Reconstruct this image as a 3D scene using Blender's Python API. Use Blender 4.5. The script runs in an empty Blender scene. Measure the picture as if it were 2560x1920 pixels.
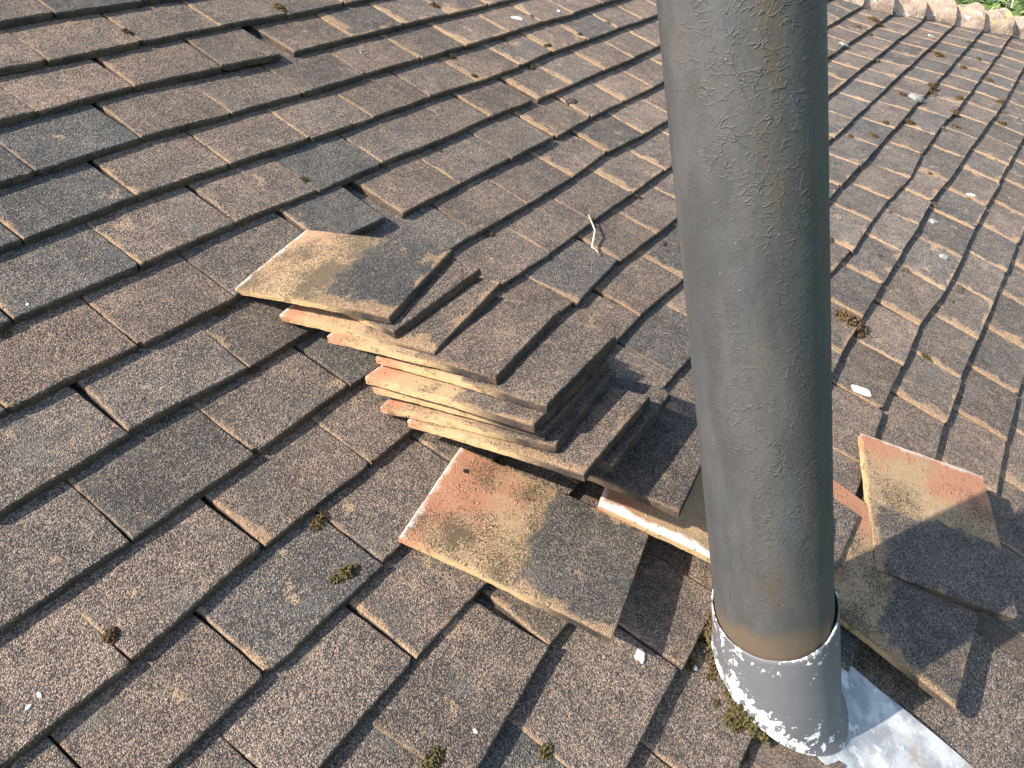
import bpy, bmesh, math, random
from mathutils import Matrix, Vector, noise as mnoise

# ---------------------------------------------------------------- camera, sky, sun, exposure
S = bpy.context.scene
COL = S.collection
PITCH = math.radians(38.8)                       # slope of the roof
ROOF = Matrix.Translation((0, 0, 4.5)) @ Matrix.Rotation(PITCH, 4, 'X')   # roof frame: a along the courses, b up the slope, h out of the roof
CAMP = Vector((-0.5876, -1.2191, 0.8218))
CX = Vector((0.56011, -0.75525, 0.34041)); CY = Vector((-0.47687, -0.62994, -0.61299)); CZ = Vector((0.6774, 0.18101, -0.713))
FPX = 1930.0
cam = bpy.data.cameras.new('camera'); camo = bpy.data.objects.new('camera', cam); COL.objects.link(camo)
cam.sensor_width = 36.0; cam.lens = 36.0 * FPX / 2560.0; cam.clip_start = 0.02; cam.clip_end = 5000
m3 = Matrix((CX, -CY, -CZ)).transposed().to_4x4(); m3.translation = CAMP
camo.matrix_world = ROOF @ m3
S.camera = camo
SUN_R = Vector((-1.48, 1.62, 1.0)).normalized()    # towards the sun, roof frame
SUN_W = (ROOF.to_3x3() @ SUN_R).normalized()
w = bpy.data.worlds.new('World'); S.world = w; w.use_nodes = True
wn = w.node_tree; wn.nodes.clear()
sky = wn.nodes.new('ShaderNodeTexSky'); sky.sky_type = 'NISHITA'; sky.sun_disc = False
sky.sun_elevation = math.asin(SUN_W.z); sky.sun_rotation = math.atan2(SUN_W.x, SUN_W.y)
sky.air_density = 1.0; sky.dust_density = 1.5; sky.ozone_density = 1.0
bg = wn.nodes.new('ShaderNodeBackground'); bg.inputs['Strength'].default_value = 0.15
wo = wn.nodes.new('ShaderNodeOutputWorld')
wn.links.new(sky.outputs[0], bg.inputs[0]); wn.links.new(bg.outputs[0], wo.inputs[0])
sl = bpy.data.lights.new('sun', 'SUN'); sl.energy = 5.0; sl.angle = math.radians(0.6); sl.color = (1.0, 0.89, 0.755)
so = bpy.data.objects.new('sun', sl); COL.objects.link(so)
so.rotation_euler = SUN_W.to_track_quat('Z', 'Y').to_euler()
S.view_settings.view_transform = 'Standard'; S.view_settings.look = 'None'
S.view_settings.exposure = 0.98; S.view_settings.gamma = 1.0
S.cycles.max_bounces = 5; S.cycles.diffuse_bounces = 3; S.cycles.glossy_bounces = 2; S.cycles.transmission_bounces = 1

# ---------------------------------------------------------------- measured layout (roof metres)
W0 = 0.167; G0 = 0.10819
JOINTS = {
    0: [[1.0, 0.1752, 0.0141]],
    1: [[0.5, 0.085, -0.0996], [1.5, 0.2564, -0.0994], [2.5, 0.4247, -0.1005], [3.5, 0.5931, -0.104]],
    2: [[0.0, -0.0046, -0.2067], [1.0, 0.1637, -0.2023], [2.0, 0.3369, -0.208], [3.0, 0.5048, -0.2145], [4.0, 0.6683, -0.2115], [5.0, 0.8322, -0.2138], [6.0, 0.995, -0.2164], [7.0, 1.1537, -0.218]],
    3: [[-0.5, -0.0819, -0.3241], [0.5, 0.089, -0.3211], [1.5, 0.2609, -0.3241], [2.5, 0.4256, -0.3266], [3.5, 0.5891, -0.3269], [4.5, 0.7601, -0.3281], [5.5, 0.9222, -0.3277], [6.5, 1.0997, -0.3304], [7.5, 1.2508, -0.3259], [8.5, 1.408, -0.3298]],
    4: [[-1.0, -0.1708, -0.4332], [0.0, 0.0012, -0.4251], [1.0, 0.168, -0.429], [2.0, 0.335, -0.4357], [3.0, 0.4968, -0.4383], [4.0, 0.6693, -0.4386], [5.0, 0.8269, -0.441], [6.0, 1.0009, -0.4399], [7.0, 1.1552, -0.4306], [8.0, 1.3206, -0.4308], [9.0, 1.4996, -0.4311]],
    5: [[-1.5, -0.2561, -0.5453], [-0.5, -0.0813, -0.5441], [0.5, 0.0858, -0.5411], [1.5, 0.2487, -0.5462], [2.5, 0.4088, -0.5421], [3.5, 0.5784, -0.547], [4.5, 0.7435, -0.5438], [5.5, 0.9202, -0.5484], [6.5, 1.0692, -0.5478], [7.5, 1.2391, -0.5444], [8.5, 1.398, -0.5464], [9.5, 1.5504, -0.5425]],
    6: [[-2.0, -0.3334, -0.6564], [-1.0, -0.1693, -0.6578], [0.0, -0.0165, -0.6573], [2.0, 0.3371, -0.6567], [3.0, 0.5028, -0.6545], [4.0, 0.6694, -0.6541], [5.0, 0.8359, -0.6573], [6.0, 0.996, -0.6519]],
    7: [[-1.5, -0.2579, -0.7583], [-0.5, -0.0875, -0.7639], [2.5, 0.4168, -0.761], [3.5, 0.5802, -0.7641], [4.5, 0.7517, -0.7613], [5.5, 0.9116, -0.7504]],
    8: [[-2.0, -0.3392, -0.873], [-1.0, -0.1708, -0.8708], [0.0, -0.0053, -0.8671], [3.0, 0.4961, -0.8735], [4.0, 0.6605, -0.8695]],
    9: [[-2.5, -0.4174, -0.978], [-1.5, -0.2475, -0.9717], [-0.5, -0.078, -0.9743], [2.5, 0.4236, -0.9753], [3.5, 0.6007, -0.9699]],
    10: [[-2.0, -0.343, -1.0767], [-1.0, -0.171, -1.0775], [3.0, 0.4973, -1.0697]],
    11: [[-1.5, -0.2301, -1.1771]],
    12: [[-1.0, -0.1165, -1.2807], [7.0, 1.1285, -1.2923], [8.0, 1.2983, -1.2887], [9.0, 1.4438, -1.2908], [10.0, 1.612, -1.3001]],
    13: [[-0.5, -0.0287, -1.4136], [0.5, 0.0949, -1.4073], [6.5, 1.0727, -1.3846], [7.5, 1.2447, -1.3817], [8.5, 1.4015, -1.3828], [9.5, 1.555, -1.3784], [10.5, 1.7127, -1.3837]],
    14: [[6.0, 1.016, -1.4916], [7.0, 1.1974, -1.5033], [8.0, 1.3724, -1.5025], [9.0, 1.5431, -1.4979], [10.0, 1.6939, -1.4992], [11.0, 1.8745, -1.5015]],
}
MOSS = [(0.595, -0.08), (0.254, -0.064), (0.252, -0.512), (0.557, -0.557), (1.075, -0.337), (1.253, -0.296), (1.042, -0.448), (1.014, -0.586), (0.84, -0.422), (0.449, -0.769), (0.416, -0.546), (1.168, -0.408), (1.331, -0.405), (1.501, -0.399), (0.993, -0.175), (0.864, -0.338), (-0.27, -0.554), (-0.036, -0.662), (-0.082, -0.766), (-0.21, -1.057), (-0.414, -0.944), (0.847, -0.879), (0.748, -0.993), (1.568, -1.393), (0.876, -1.37), (0.864, -1.401), (1.256, -1.53), (1.194, -1.526), (1.179, -1.341), (2.397, -1.186), (2.353, -1.201), (2.227, -1.293), (2.057, -1.294), (3.023, -1.252), (3.173, -1.287), (2.816, -1.227), (2.798, -1.329), (2.562, -1.393), (2.841, -1.135), (1.895, -1.157), (1.994, -1.212), (1.764, -1.159), (2.879, -1.086), (2.464, -0.987), (2.192, -1.139), (2.768, -0.831), (2.946, -0.851), (2.769, -0.885), (2.392, -1.281), (2.379, -1.434), (3.198, -1.179), (2.124, -1.325), (0.94, -1.532), (-0.005, -1.422), (0.039, -1.433), (0.051, -1.416), (-0.016, -1.492), (-0.022, -1.511), (0.02, -1.448), (-0.295, -1.256), (-0.209, -1.341), (0.581, -1.519), (0.134, -1.654), (0.121, -1.696), (-0.18, -0.987)]
DROPS = [(1.195, -0.287), (1.37, -0.305), (0.697, -1.45), (1.725, -1.452), (-0.048, -1.368), (-0.006, -1.429), (-0.5, -0.95), (-0.488, -0.947), (-0.23, -0.533), (-0.247, -1.271)]
PALE = [(2.197, -1.173), (1.482, -1.409), (1.334, -1.467), (2.451, -0.861), (3.072, -1.054)]
TWIG = [(0.665, -0.854), (0.627, -0.891), (0.583, -0.913), (0.576, -0.925), (0.574, -0.936)]
RING = [(0.657, -0.252), (0.653, -0.267)]
def sstep(x, lo, hi):
    t = min(1, max(0, (x - lo) / (hi - lo))); return t * t * (3 - 2 * t)
def hs(a, b):                                     # the old roof sags: it is not one flat plane
    return .05 * sstep(-b, .7, 1.6) + .06 * sstep(-b, .55, 1.5) * (min(2.1, max(1.0, a)) - 1.0)
def hit(a, b): return Vector((a, b, hs(a, b)))
def topix(p):
    d = Vector(p) - CAMP; z = d.dot(CZ)
    if z < .05: return None
    return 1280 + FPX * d.dot(CX) / z, 960 + FPX * d.dot(CY) / z

# ---------------------------------------------------------------- helpers
def tag(o, label=None, cat=None, group=None, kind=None):
    if label: o['label'] = label
    if cat: o['category'] = cat
    if group: o['group'] = group
    if kind: o['kind'] = kind
    return o
def link(name, me, mat=None, parent=None, local=None):
    o = bpy.data.objects.new(name, me); COL.objects.link(o)
    if mat and me and not me.materials: me.materials.append(mat)
    if parent: o.parent = parent
    if local is not None:
        if parent: o.matrix_local = local
        else: o.matrix_world = ROOF @ local
    return o
def from_bm(name, bm, smooth=True, sharp=None):
    me = bpy.data.meshes.new(name); bm.to_mesh(me); bm.free()
    if smooth:
        for p in me.polygons: p.use_smooth = True
        if sharp: me.set_sharp_from_angle(angle=math.radians(sharp))
    return me
def frame(x, y, z, o):
    m = Matrix((x, y, z)).transposed().to_4x4(); m.translation = o; return m

# ---------------------------------------------------------------- node helper
class NT:
    def __init__(s, name):
        s.m = bpy.data.materials.new(name); s.m.use_nodes = True; s.t = s.m.node_tree; s.t.nodes.clear()
        s.out = s.n('ShaderNodeOutputMaterial'); s.p = s.n('ShaderNodeBsdfPrincipled')
        s.l(s.p.outputs[0], s.out.inputs[0])
    def n(s, t, **k):
        nd = s.t.nodes.new(t)
        for a, b in k.items(): setattr(nd, a, b)
        return nd
    def l(s, a, b): s.t.links.new(a, b)
    def put(s, sock, v):
        if isinstance(v, (int, float)): sock.default_value = v
        elif isinstance(v, (tuple, list)): sock.default_value = tuple(v) if len(v) == len(sock.default_value) else tuple(v) + (1,)
        else: s.l(v, sock)
    def math(s, op, a, b=None, c=None, clamp=False):
        nd = s.n('ShaderNodeMath', operation=op, use_clamp=clamp); s.put(nd.inputs[0], a)
        if b is not None: s.put(nd.inputs[1], b)
        if c is not None: s.put(nd.inputs[2], c)
        return nd.outputs[0]
    def vmath(s, op, a, b=None):
        nd = s.n('ShaderNodeVectorMath', operation=op); s.put(nd.inputs[0], a)
        if b is not None: s.put(nd.inputs[1], b)
        return nd.outputs[0]
    def mix(s, f, a, b, mode='MIX'):
        nd = s.n('ShaderNodeMix', data_type='RGBA', blend_type=mode, clamp_factor=True)
        s.put(nd.inputs[0], f); s.put(nd.inputs[6], a); s.put(nd.inputs[7], b); return nd.outputs[2]
    def step(s, v, lo, hi, a=0.0, b=1.0, smooth=True):
        nd = s.n('ShaderNodeMapRange', interpolation_type='SMOOTHSTEP' if smooth else 'LINEAR')
        s.put(nd.inputs[0], v); s.put(nd.inputs[1], lo); s.put(nd.inputs[2], hi); s.put(nd.inputs[3], a); s.put(nd.inputs[4], b)
        return nd.outputs[0]
    def noise(s, vec, scale, detail=2.0, rough=.5, dist=0.0):
        nd = s.n('ShaderNodeTexNoise'); s.l(vec, nd.inputs['Vector'])
        nd.inputs['Scale'].default_value = scale; nd.inputs['Detail'].default_value = detail
        nd.inputs['Roughness'].default_value = rough; nd.inputs['Distortion'].default_value = dist
        return nd.outputs[0]
    def vor(s, vec, scale, feature='F1', rnd=1.0):
        nd = s.n('ShaderNodeTexVoronoi', feature=feature); s.l(vec, nd.inputs['Vector'])
        nd.inputs['Scale'].default_value = scale; nd.inputs['Randomness'].default_value = rnd
        return nd
    def sep(s, c):
        nd = s.n('ShaderNodeSeparateXYZ'); s.l(c, nd.inputs[0]); return nd.outputs
    def bump(s, h, strength, dist, normal=None):
        nd = s.n('ShaderNodeBump'); nd.inputs['Strength'].default_value = strength; nd.inputs['Distance'].default_value = dist
        s.l(h, nd.inputs['Height'])
        if normal is not None: s.l(normal, nd.inputs['Normal'])
        return nd.outputs[0]
    def attr(s, name):
        return s.n('ShaderNodeAttribute', attribute_name=name).outputs['Fac']
    def coords(s, spread=17.0):
        tc = s.n('ShaderNodeTexCoord'); oi = s.n('ShaderNodeObjectInfo')
        off = s.math('MULTIPLY', oi.outputs['Random'], spread)
        return tc.outputs['Object'], s.vmath('ADD', tc.outputs['Object'], off), oi
    def ramp(s, f, stops):
        nd = s.n('ShaderNodeValToRGB'); s.put(nd.inputs[0], f)
        e = nd.color_ramp.elements
        while len(e) < len(stops): e.new(.5)
        for el, (p, c) in zip(e, stops): el.position = p; el.color = tuple(c) + (1,)
        return nd.outputs[0]

# ---------------------------------------------------------------- materials
def concrete(name, loose=False):
    t = NT(name); ob, co, oi = t.coords()
    tone, wear, lum = t.sep(oi.outputs['Color'])[:3]
    edge = t.attr('edge'); side = t.attr('side')
    v = t.vor(co, 760.0); cell = t.sep(v.outputs['Color'])
    fine = t.noise(co, 420.0, 2.0, .6); mid = t.noise(co, 55.0, 3.0, .6); macro = t.noise(co, 9.0, 4.0, .6)
    # sand grains: each voronoi cell is one grain, dark mortar film or bare tan sand
    ratio = t.math('ADD', t.math('MULTIPLY', mid, .55), t.math('MULTIPLY', macro, .75))
    ratio = t.math('ADD', ratio, t.math('MULTIPLY', tone, -.22))
    g = t.math('ADD', t.math('MULTIPLY', cell[0], .80), t.math('MULTIPLY', fine, .35))
    grain_tone = t.step(t.math('ADD', t.math('ADD', t.math('MULTIPLY', g, 1.15), ratio), -1.28), -.42, .50, smooth=False)
    dark = t.mix(tone, (.044, .037, .036), (.040, .041, .042))
    lightc = t.mix(tone, (.455, .318, .212), (.305, .28, .23))
    midc = t.mix(tone, (.140, .107, .084), (.106, .102, .093))
    lightc = t.mix(t.math('MULTIPLY', cell[1], .5), lightc, (.20, .15, .125))
    col = t.mix(t.step(grain_tone, .45, 1.0, smooth=False), t.mix(t.step(grain_tone, 0.0, .5, smooth=False), dark, midc), lightc)
    # a rare pale grain
    col = t.mix(t.math('MULTIPLY', t.step(cell[2], .975, .985), .7), col, (.40, .36, .31))
    pv = t.vor(co, 175.0); peb = t.math('MULTIPLY', t.step(pv.outputs['Distance'], .22, .42, 1.0, 0.0), t.step(t.sep(pv.outputs['Color'])[0], .86, .88))
    col = t.mix(t.math('MULTIPLY', peb, .75), col, t.mix(t.sep(pv.outputs['Color'])[1], (.075, .070, .072), (.27, .22, .17)))
    # lichen film, greyish blots
    blot = t.step(t.noise(co, 15.0, 5.0, .65), .54, .68)
    col = t.mix(t.math('MULTIPLY', blot, .42), col, (.10, .105, .10))
    pale = t.step(t.noise(t.vmath('ADD', co, (3.1, 1.7, .3)), 21.0, 4.0, .6), .635, .70)
    col = t.mix(t.math('MULTIPLY', t.math('MULTIPLY', pale, .65), t.step(cell[0], .1, .5)), col, (.44, .31, .19))
    # worn edges: the skin is gone and tan sand shows
    wn_ = t.math('ADD', t.math('MULTIPLY', edge, 1.0), t.math('MULTIPLY', t.noise(co, 24.0, 5.0, .65), 1.7))
    wf = t.math('MULTIPLY', t.step(t.math('ADD', wn_, t.math('MULTIPLY', t.math('SUBTRACT', wear, .6), .55)), 1.30, 1.56), t.step(wear, 0.0, .6))
    tan = t.mix(t.step(cell[1], .15, .8), (.20, .13, .08), (.47, .325, .195))
    col = t.mix(t.math('MULTIPLY', wf, .85), col, tan)
    cmb = t.n('ShaderNodeCombineXYZ')
    for i in range(3): t.l(lum, cmb.inputs[i])
    col = t.mix(1.0, col, cmb.outputs[0], 'MULTIPLY')
    # cut faces of the body
    sidec = t.mix(t.noise(co, 200.0, 3.0, .7), (.060, .045, .037), (.150, .108, .077))
    sidec = t.mix(t.step(t.noise(co, 30.0, 3.0, .6), .42, .62), sidec, dark)
    col = t.mix(t.math('MULTIPLY', side, .8), col, sidec)
    if loose:
        x = t.sep(ob)[0]; y = t.sep(ob)[1]
        wob = t.math('MULTIPLY', t.math('SUBTRACT', t.noise(co, 22.0, 3.0, .6), .5), .075)
        xs_ = t.math('SUBTRACT', t.math('ADD', x, wob), t.math('MULTIPLY', t.step(oi.outputs['Alpha'], .3, .6, 1.0, 0.0), .09))
        zone = t.step(xs_, .002, .016, 1.0, 0.0)
        sidez = t.step(xs_, .02, .085, 1.0, 0.0)
        red = t.step(t.math('ADD', t.math('ADD', t.math('MULTIPLY', x, -5.0), t.math('MULTIPLY', y, 2.0)), t.math('MULTIPLY', t.noise(co, 14.0, 3.0, .55), 1.6)), .95, 1.35)
        red = t.math('MULTIPLY', red, t.step(oi.outputs['Alpha'], 1.1, 1.4, 1.0, .25))
        sand = t.mix(t.noise(co, 60.0, 4.0, .6), (.37, .265, .155), (.56, .41, .245))
        terra = t.mix(t.noise(co, 45.0, 4.0, .6), (.42, .160, .085), (.56, .30, .19))
        body = t.mix(red, sand, terra)
        body = t.mix(t.math('MULTIPLY', cell[0], .35), body, (.30, .19, .11))
        body = t.mix(t.math('MULTIPLY', t.step(cell[1], .3, .9), .45), body, (.24, .14, .085))
        dens = t.math('ADD', t.math('MULTIPLY', t.noise(t.vmath('ADD', co, (7.0, 2.0, 1.0)), 15.0, 4.0, .62), 2.4), t.math('MULTIPLY', tone, .95))
        dens = t.math('ADD', t.math('SUBTRACT', dens, 1.70), t.math('ADD', t.step(x, -.10, .01, -.12, .16), t.math('MULTIPLY', y, -1.6)))
        body = t.mix(t.math('MULTIPLY', t.step(t.math('SUBTRACT', dens, t.math('MULTIPLY', cell[2], .75)), -.12, .05), .88), body, t.mix(fine, (.035, .030, .020), (.14, .115, .075)))
        white = t.math('MULTIPLY', t.step(t.math('ADD', t.math('MULTIPLY', x, -1.0), t.math('MULTIPLY', t.noise(co, 40.0, 5.0, .7), .030)), .1385, .147), wear)
        body = t.mix(t.math('MULTIPLY', white, .8), body, (.68, .63, .56))
        top = t.mix(zone, col, body)
        sb = t.mix(t.math('MULTIPLY', red, .8), t.mix(t.noise(co, 120.0, 3.0, .7), (.44, .30, .15), (.66, .49, .27)), terra)
        sb = t.mix(t.step(t.noise(co, 46.0, 4.0, .65), .55, .66), sb, (.24, .17, .10))
        sidef = t.mix(sidez, t.mix(.5, col, sidec), sb)
        col = t.mix(side, top, sidef)
        # efflorescence band along one long edge, only where the object asks for it (colour alpha)
        band = t.math('MULTIPLY', t.step(t.math('ADD', y, t.math('MULTIPLY', t.noise(co, 30.0, 4.0, .6), .03)), -.062, -.055, 1.0, 0.0), t.step(oi.outputs['Alpha'], .3, .6, 1.0, 0.0))
        col = t.mix(t.math('MULTIPLY', band, t.math('SUBTRACT', 1.0, side)), col, (.80, .76, .72))
    t.l(col, t.p.inputs['Base Color'])
    t.p.inputs['Roughness'].default_value = .93; t.p.inputs['Specular IOR Level'].default_value = .25
    hgt = t.math('ADD', t.math('MULTIPLY', t.math('SUBTRACT', 1.0, v.outputs['Distance']), .6), t.math('ADD', t.math('MULTIPLY', cell[0], .5), t.math('ADD', t.math('MULTIPLY', mid, .8), t.math('MULTIPLY', peb, 1.3))))
    t.l(t.bump(hgt, .9, .0019), t.p.inputs['Normal'])
    return t.m
MT_ROOF = concrete('weathered_concrete')
MT_LOOSE = concrete('unlaid_concrete', True)

def mat_pipe():
    t = NT('coated_pipe'); ob, co, oi = t.coords()
    st = t.n('ShaderNodeMapping'); st.inputs['Scale'].default_value = (1, 1, .35); t.l(ob, st.inputs[0]); s = st.outputs[0]
    z = t.sep(ob)[2]
    n1 = t.noise(s, 26.0, 5.0, .62); n2 = t.noise(t.vmath('ADD', s, (4, 1, 2)), 14.0, 4.0, .6); n3 = t.noise(ob, 300.0, 2.0, .6)
    col = t.mix(t.step(n1, .35, .68), (.056, .058, .060), (.084, .082, .079))
    col = t.mix(t.math('MULTIPLY', t.step(n2, .54, .70), .6), col, (.075, .088, .100))
    col = t.mix(t.math('MULTIPLY', t.step(t.noise(t.vmath('ADD', s, (9, 3, 5)), 18.0, 4.0, .6), .56, .72), .6), col, (.105, .074, .046))
    col = t.mix(t.math('MULTIPLY', t.step(n3, .35, .75), .3), col, (.04, .038, .035))
    # bare rusty foot inside the sleeve
    foot = t.step(t.math('ADD', z, t.math('MULTIPLY', t.math('SUBTRACT', n1, .5), .06)), .118, .142, 1.0, 0.0)
    col = t.mix(t.math('MULTIPLY', foot, .85), col, t.mix(n2, (.078, .066, .05), (.165, .112, .07)))
    # pinhead flecks
    fv = t.vor(ob, 140.0); fl = t.math('MULTIPLY', t.step(fv.outputs['Distance'], .05, .13, 1.0, 0.0), t.step(t.sep(fv.outputs['Color'])[0], .93, .95))
    col = t.mix(t.math('MULTIPLY', fl, .6), col, (.30, .29, .27))
    pit = t.math('MULTIPLY', t.step(t.noise(t.vmath('ADD', s, (2, 7, 3)), 44.0, 2.0, .5), .745, .765), 1.0)
    col = t.mix(pit, col, (.03, .022, .015))
    t.l(col, t.p.inputs['Base Color'])
    t.l(t.step(n1, .3, .7, .58, .72), t.p.inputs['Roughness']); t.p.inputs['Specular IOR Level'].default_value = .4
    # shrivelled coating: short curved creases
    warp = t.n('ShaderNodeTexNoise'); warp.inputs['Scale'].default_value = 30.0; t.l(ob, warp.inputs['Vector'])
    wc = t.vmath('ADD', t.vmath('MULTIPLY', ob, (1.0, 1.0, 1.55)), t.vmath('MULTIPLY', warp.outputs['Color'], (.035, .035, .03)))
    e = t.vor(wc, 88.0, 'DISTANCE_TO_EDGE').outputs['Distance']
    e2 = t.vor(t.vmath('ADD', t.vmath('MULTIPLY', wc, (1.3, 1.3, .8)), (.4, .2, .1)), 120.0, 'DISTANCE_TO_EDGE').outputs['Distance']
    brk = t.step(t.noise(t.vmath('ADD', ob, (1, 5, 2)), 75.0, 2.0, .5), .48, .58)
    brk2 = t.step(t.noise(t.vmath('ADD', ob, (6, 2, 8)), 90.0, 2.0, .5), .5, .58)
    px_, py_ = t.sep(ob)[:2]
    facing = t.step(t.math('ADD', t.math('MULTIPLY', px_, -9.6), t.math('MULTIPLY', py_, -11.8)), .1, .85, .25, 1.0)
    area = t.math('MULTIPLY', t.step(t.noise(t.vmath('ADD', s, (5, 5, 1)), 9.0, 2.0, .5), .36, .56), facing)
    cr = t.math('MULTIPLY', t.math('MULTIPLY', t.step(e, .012, .085, 1.0, 0.0), brk), area)
    cr2 = t.math('MULTIPLY', t.math('MULTIPLY', t.step(e2, .015, .08, 1.0, 0.0), brk2), area)
    h = t.math('ADD', t.math('ADD', cr, t.math('MULTIPLY', cr2, .6)), t.math('ADD', t.math('MULTIPLY', n3, .16), t.math('ADD', t.math('MULTIPLY', t.noise(ob, 70.0, 3.0, .6), .9), t.math('MULTIPLY', t.noise(s, 22.0, 2.0, .5), 2.6))))
    h = t.math('SUBTRACT', h, pit)
    t.l(t.bump(h, .62, .0010), t.p.inputs['Normal'])
    return t.m
def mat_lead():
    t = NT('painted_lead'); ob, co, oi = t.coords()
    x, y, z = t.sep(ob)[:3]
    grey = t.mix(t.noise(ob, 30.0, 4.0, .6), (.10, .104, .115), (.15, .155, .17))
    grey = t.mix(t.math('MULTIPLY', t.step(t.noise(t.vmath('ADD', ob, (3, 1, 4)), 16.0, 4.0, .6), .55, .75), .5), grey, (.145, .12, .095))
    n = t.math('ADD', t.math('MULTIPLY', t.math('SUBTRACT', t.noise(ob, 85.0, 6.0, .7), .5), 1.7), t.math('ADD', t.math('MULTIPLY', t.math('SUBTRACT', t.noise(t.vmath('ADD', ob, (8, 2, 6)), 26.0, 3.0, .5), .5), .9), .5))
    base = t.attr('peel')
    f = t.step(t.math('ADD', n, base), .84, .865)
    col = t.mix(f, grey, t.mix(t.noise(ob, 40.0, 3.0, .5), (.62, .66, .70), (.80, .81, .80)))
    t.l(col, t.p.inputs['Base Color']); t.p.inputs['Roughness'].default_value = .52
    t.l(t.bump(t.math('ADD', f, t.math('MULTIPLY', t.noise(ob, 90.0, 3.0, .6), .6)), .5, .0008), t.p.inputs['Normal'])
    return t.m
def mat_sheet():
    t = NT('lead_sheet'); ob, co, oi = t.coords()
    n = t.noise(ob, 26.0, 5.0, .65)
    col = t.mix(t.step(n, .38, .62), (.47, .49, .49), (.26, .28, .30))
    col = t.mix(t.math('MULTIPLY', t.step(t.noise(t.vmath('ADD', ob, (5, 1, 2)), 19.0, 4.0, .6), .50, .64), .75), col, (.36, .29, .20))
    col = t.mix(t.math('MULTIPLY', t.step(t.noise(t.vmath('ADD', ob, (2, 8, 2)), 60.0, 3.0, .6), .56, .66), .5), col, (.74, .76, .76))
    t.l(col, t.p.inputs['Base Color']); t.p.inputs['Roughness'].default_value = .8
    t.l(t.bump(t.noise(ob, 45.0, 4.0, .6), .6, .002), t.p.inputs['Normal'])
    return t.m
def mat_simple(name, c1, c2, scale, rough=.9, bump=.6, bd=.002, scale2=None):
    t = NT(name); ob, co, oi = t.coords()
    n = t.noise(co, scale, 4.0, .65)
    t.l(t.mix(t.step(n, .32, .68), c1, c2), t.p.inputs['Base Color']); t.p.inputs['Roughness'].default_value = rough
    t.p.inputs['Specular IOR Level'].default_value = .3
    t.l(t.bump(t.noise(co, scale2 or scale * 2, 3.0, .6), bump, bd), t.p.inputs['Normal'])
    return t.m
def mat_bonnet():
    t = NT('lichened_hip_clay'); ob, co, oi = t.coords()
    n = t.noise(co, 28.0, 5.0, .65)
    col = t.mix(t.step(n, .35, .65), (.30, .22, .17), (.46, .36, .28))
    col = t.mix(t.math('MULTIPLY', t.step(t.noise(t.vmath('ADD', co, (4, 2, 1)), 20.0, 4.0, .6), .56, .66), .8), col, (.16, .14, .09))
    col = t.mix(t.math('MULTIPLY', t.step(t.noise(t.vmath('ADD', co, (1, 6, 1)), 16.0, 3.0, .55), .62, .67), .85), col, (.62, .40, .12))
    col = t.mix(t.math('MULTIPLY', t.step(t.noise(t.vmath('ADD', co, (8, 6, 5)), 22.0, 3.0, .55), .63, .67), .9), col, (.70, .66, .58))
    t.l(col, t.p.inputs['Base Color']); t.p.inputs['Roughness'].default_value = .95
    t.l(t.bump(t.math('ADD', n, t.noise(co, 160.0, 3.0, .6)), .8, .006), t.p.inputs['Normal'])
    return t.m
MT_PIPE, MT_LEAD, MT_SHEET, MT_BONNET = mat_pipe(), mat_lead(), mat_sheet(), mat_bonnet()
MT_DARK = mat_simple('hole_shade', (.01, .01, .01), (.02, .018, .016), 60)  # near-black colour standing for the shade inside the nail hole
MT_DECK = mat_simple('deck_boards', (.03, .024, .018), (.055, .045, .034), 14)
MT_MOSS = [mat_simple('moss_brown', (.045, .030, .014), (.17, .115, .05), 260, 1, .9, .003),
           mat_simple('moss_olive', (.042, .036, .015), (.15, .125, .045), 260, 1, .9, .003),
           mat_simple('moss_grey', (.06, .055, .045), (.20, .175, .13), 260, 1, .9, .003)]
MT_DROP = mat_simple('bird_lime', (.55, .55, .54), (.86, .85, .82), 320, .8, .5, .001)
MT_LICHEN = mat_simple('pale_lichen', (.20, .22, .20), (.38, .41, .37), 200, .95, .8, .003)
MT_TWIG = mat_simple('dry_twig', (.38, .31, .23), (.62, .55, .45), 120, .9, .5, .0008)
MT_BARK = mat_simple('bark', (.10, .08, .055), (.22, .18, .12), 30)
MT_WALL = mat_simple('brick_wall', (.24, .12, .08), (.34, .19, .13), 12)
MT_GRASS = mat_simple('lawn', (.04, .07, .02), (.08, .12, .04), 3)
def mat_leaf():
    t = NT('leaf'); ob, co, oi = t.coords()
    g = t.n('ShaderNodeNewGeometry')
    t.l(t.mix(t.step(g.outputs['Random Per Island'], .05, .95), (.05, .10, .02), (.15, .21, .045)), t.p.inputs['Base Color'])
    t.p.inputs['Roughness'].default_value = .6; t.p.inputs['Transmission Weight'].default_value = 0
    return t.m
MT_LEAF = mat_leaf()

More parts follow.
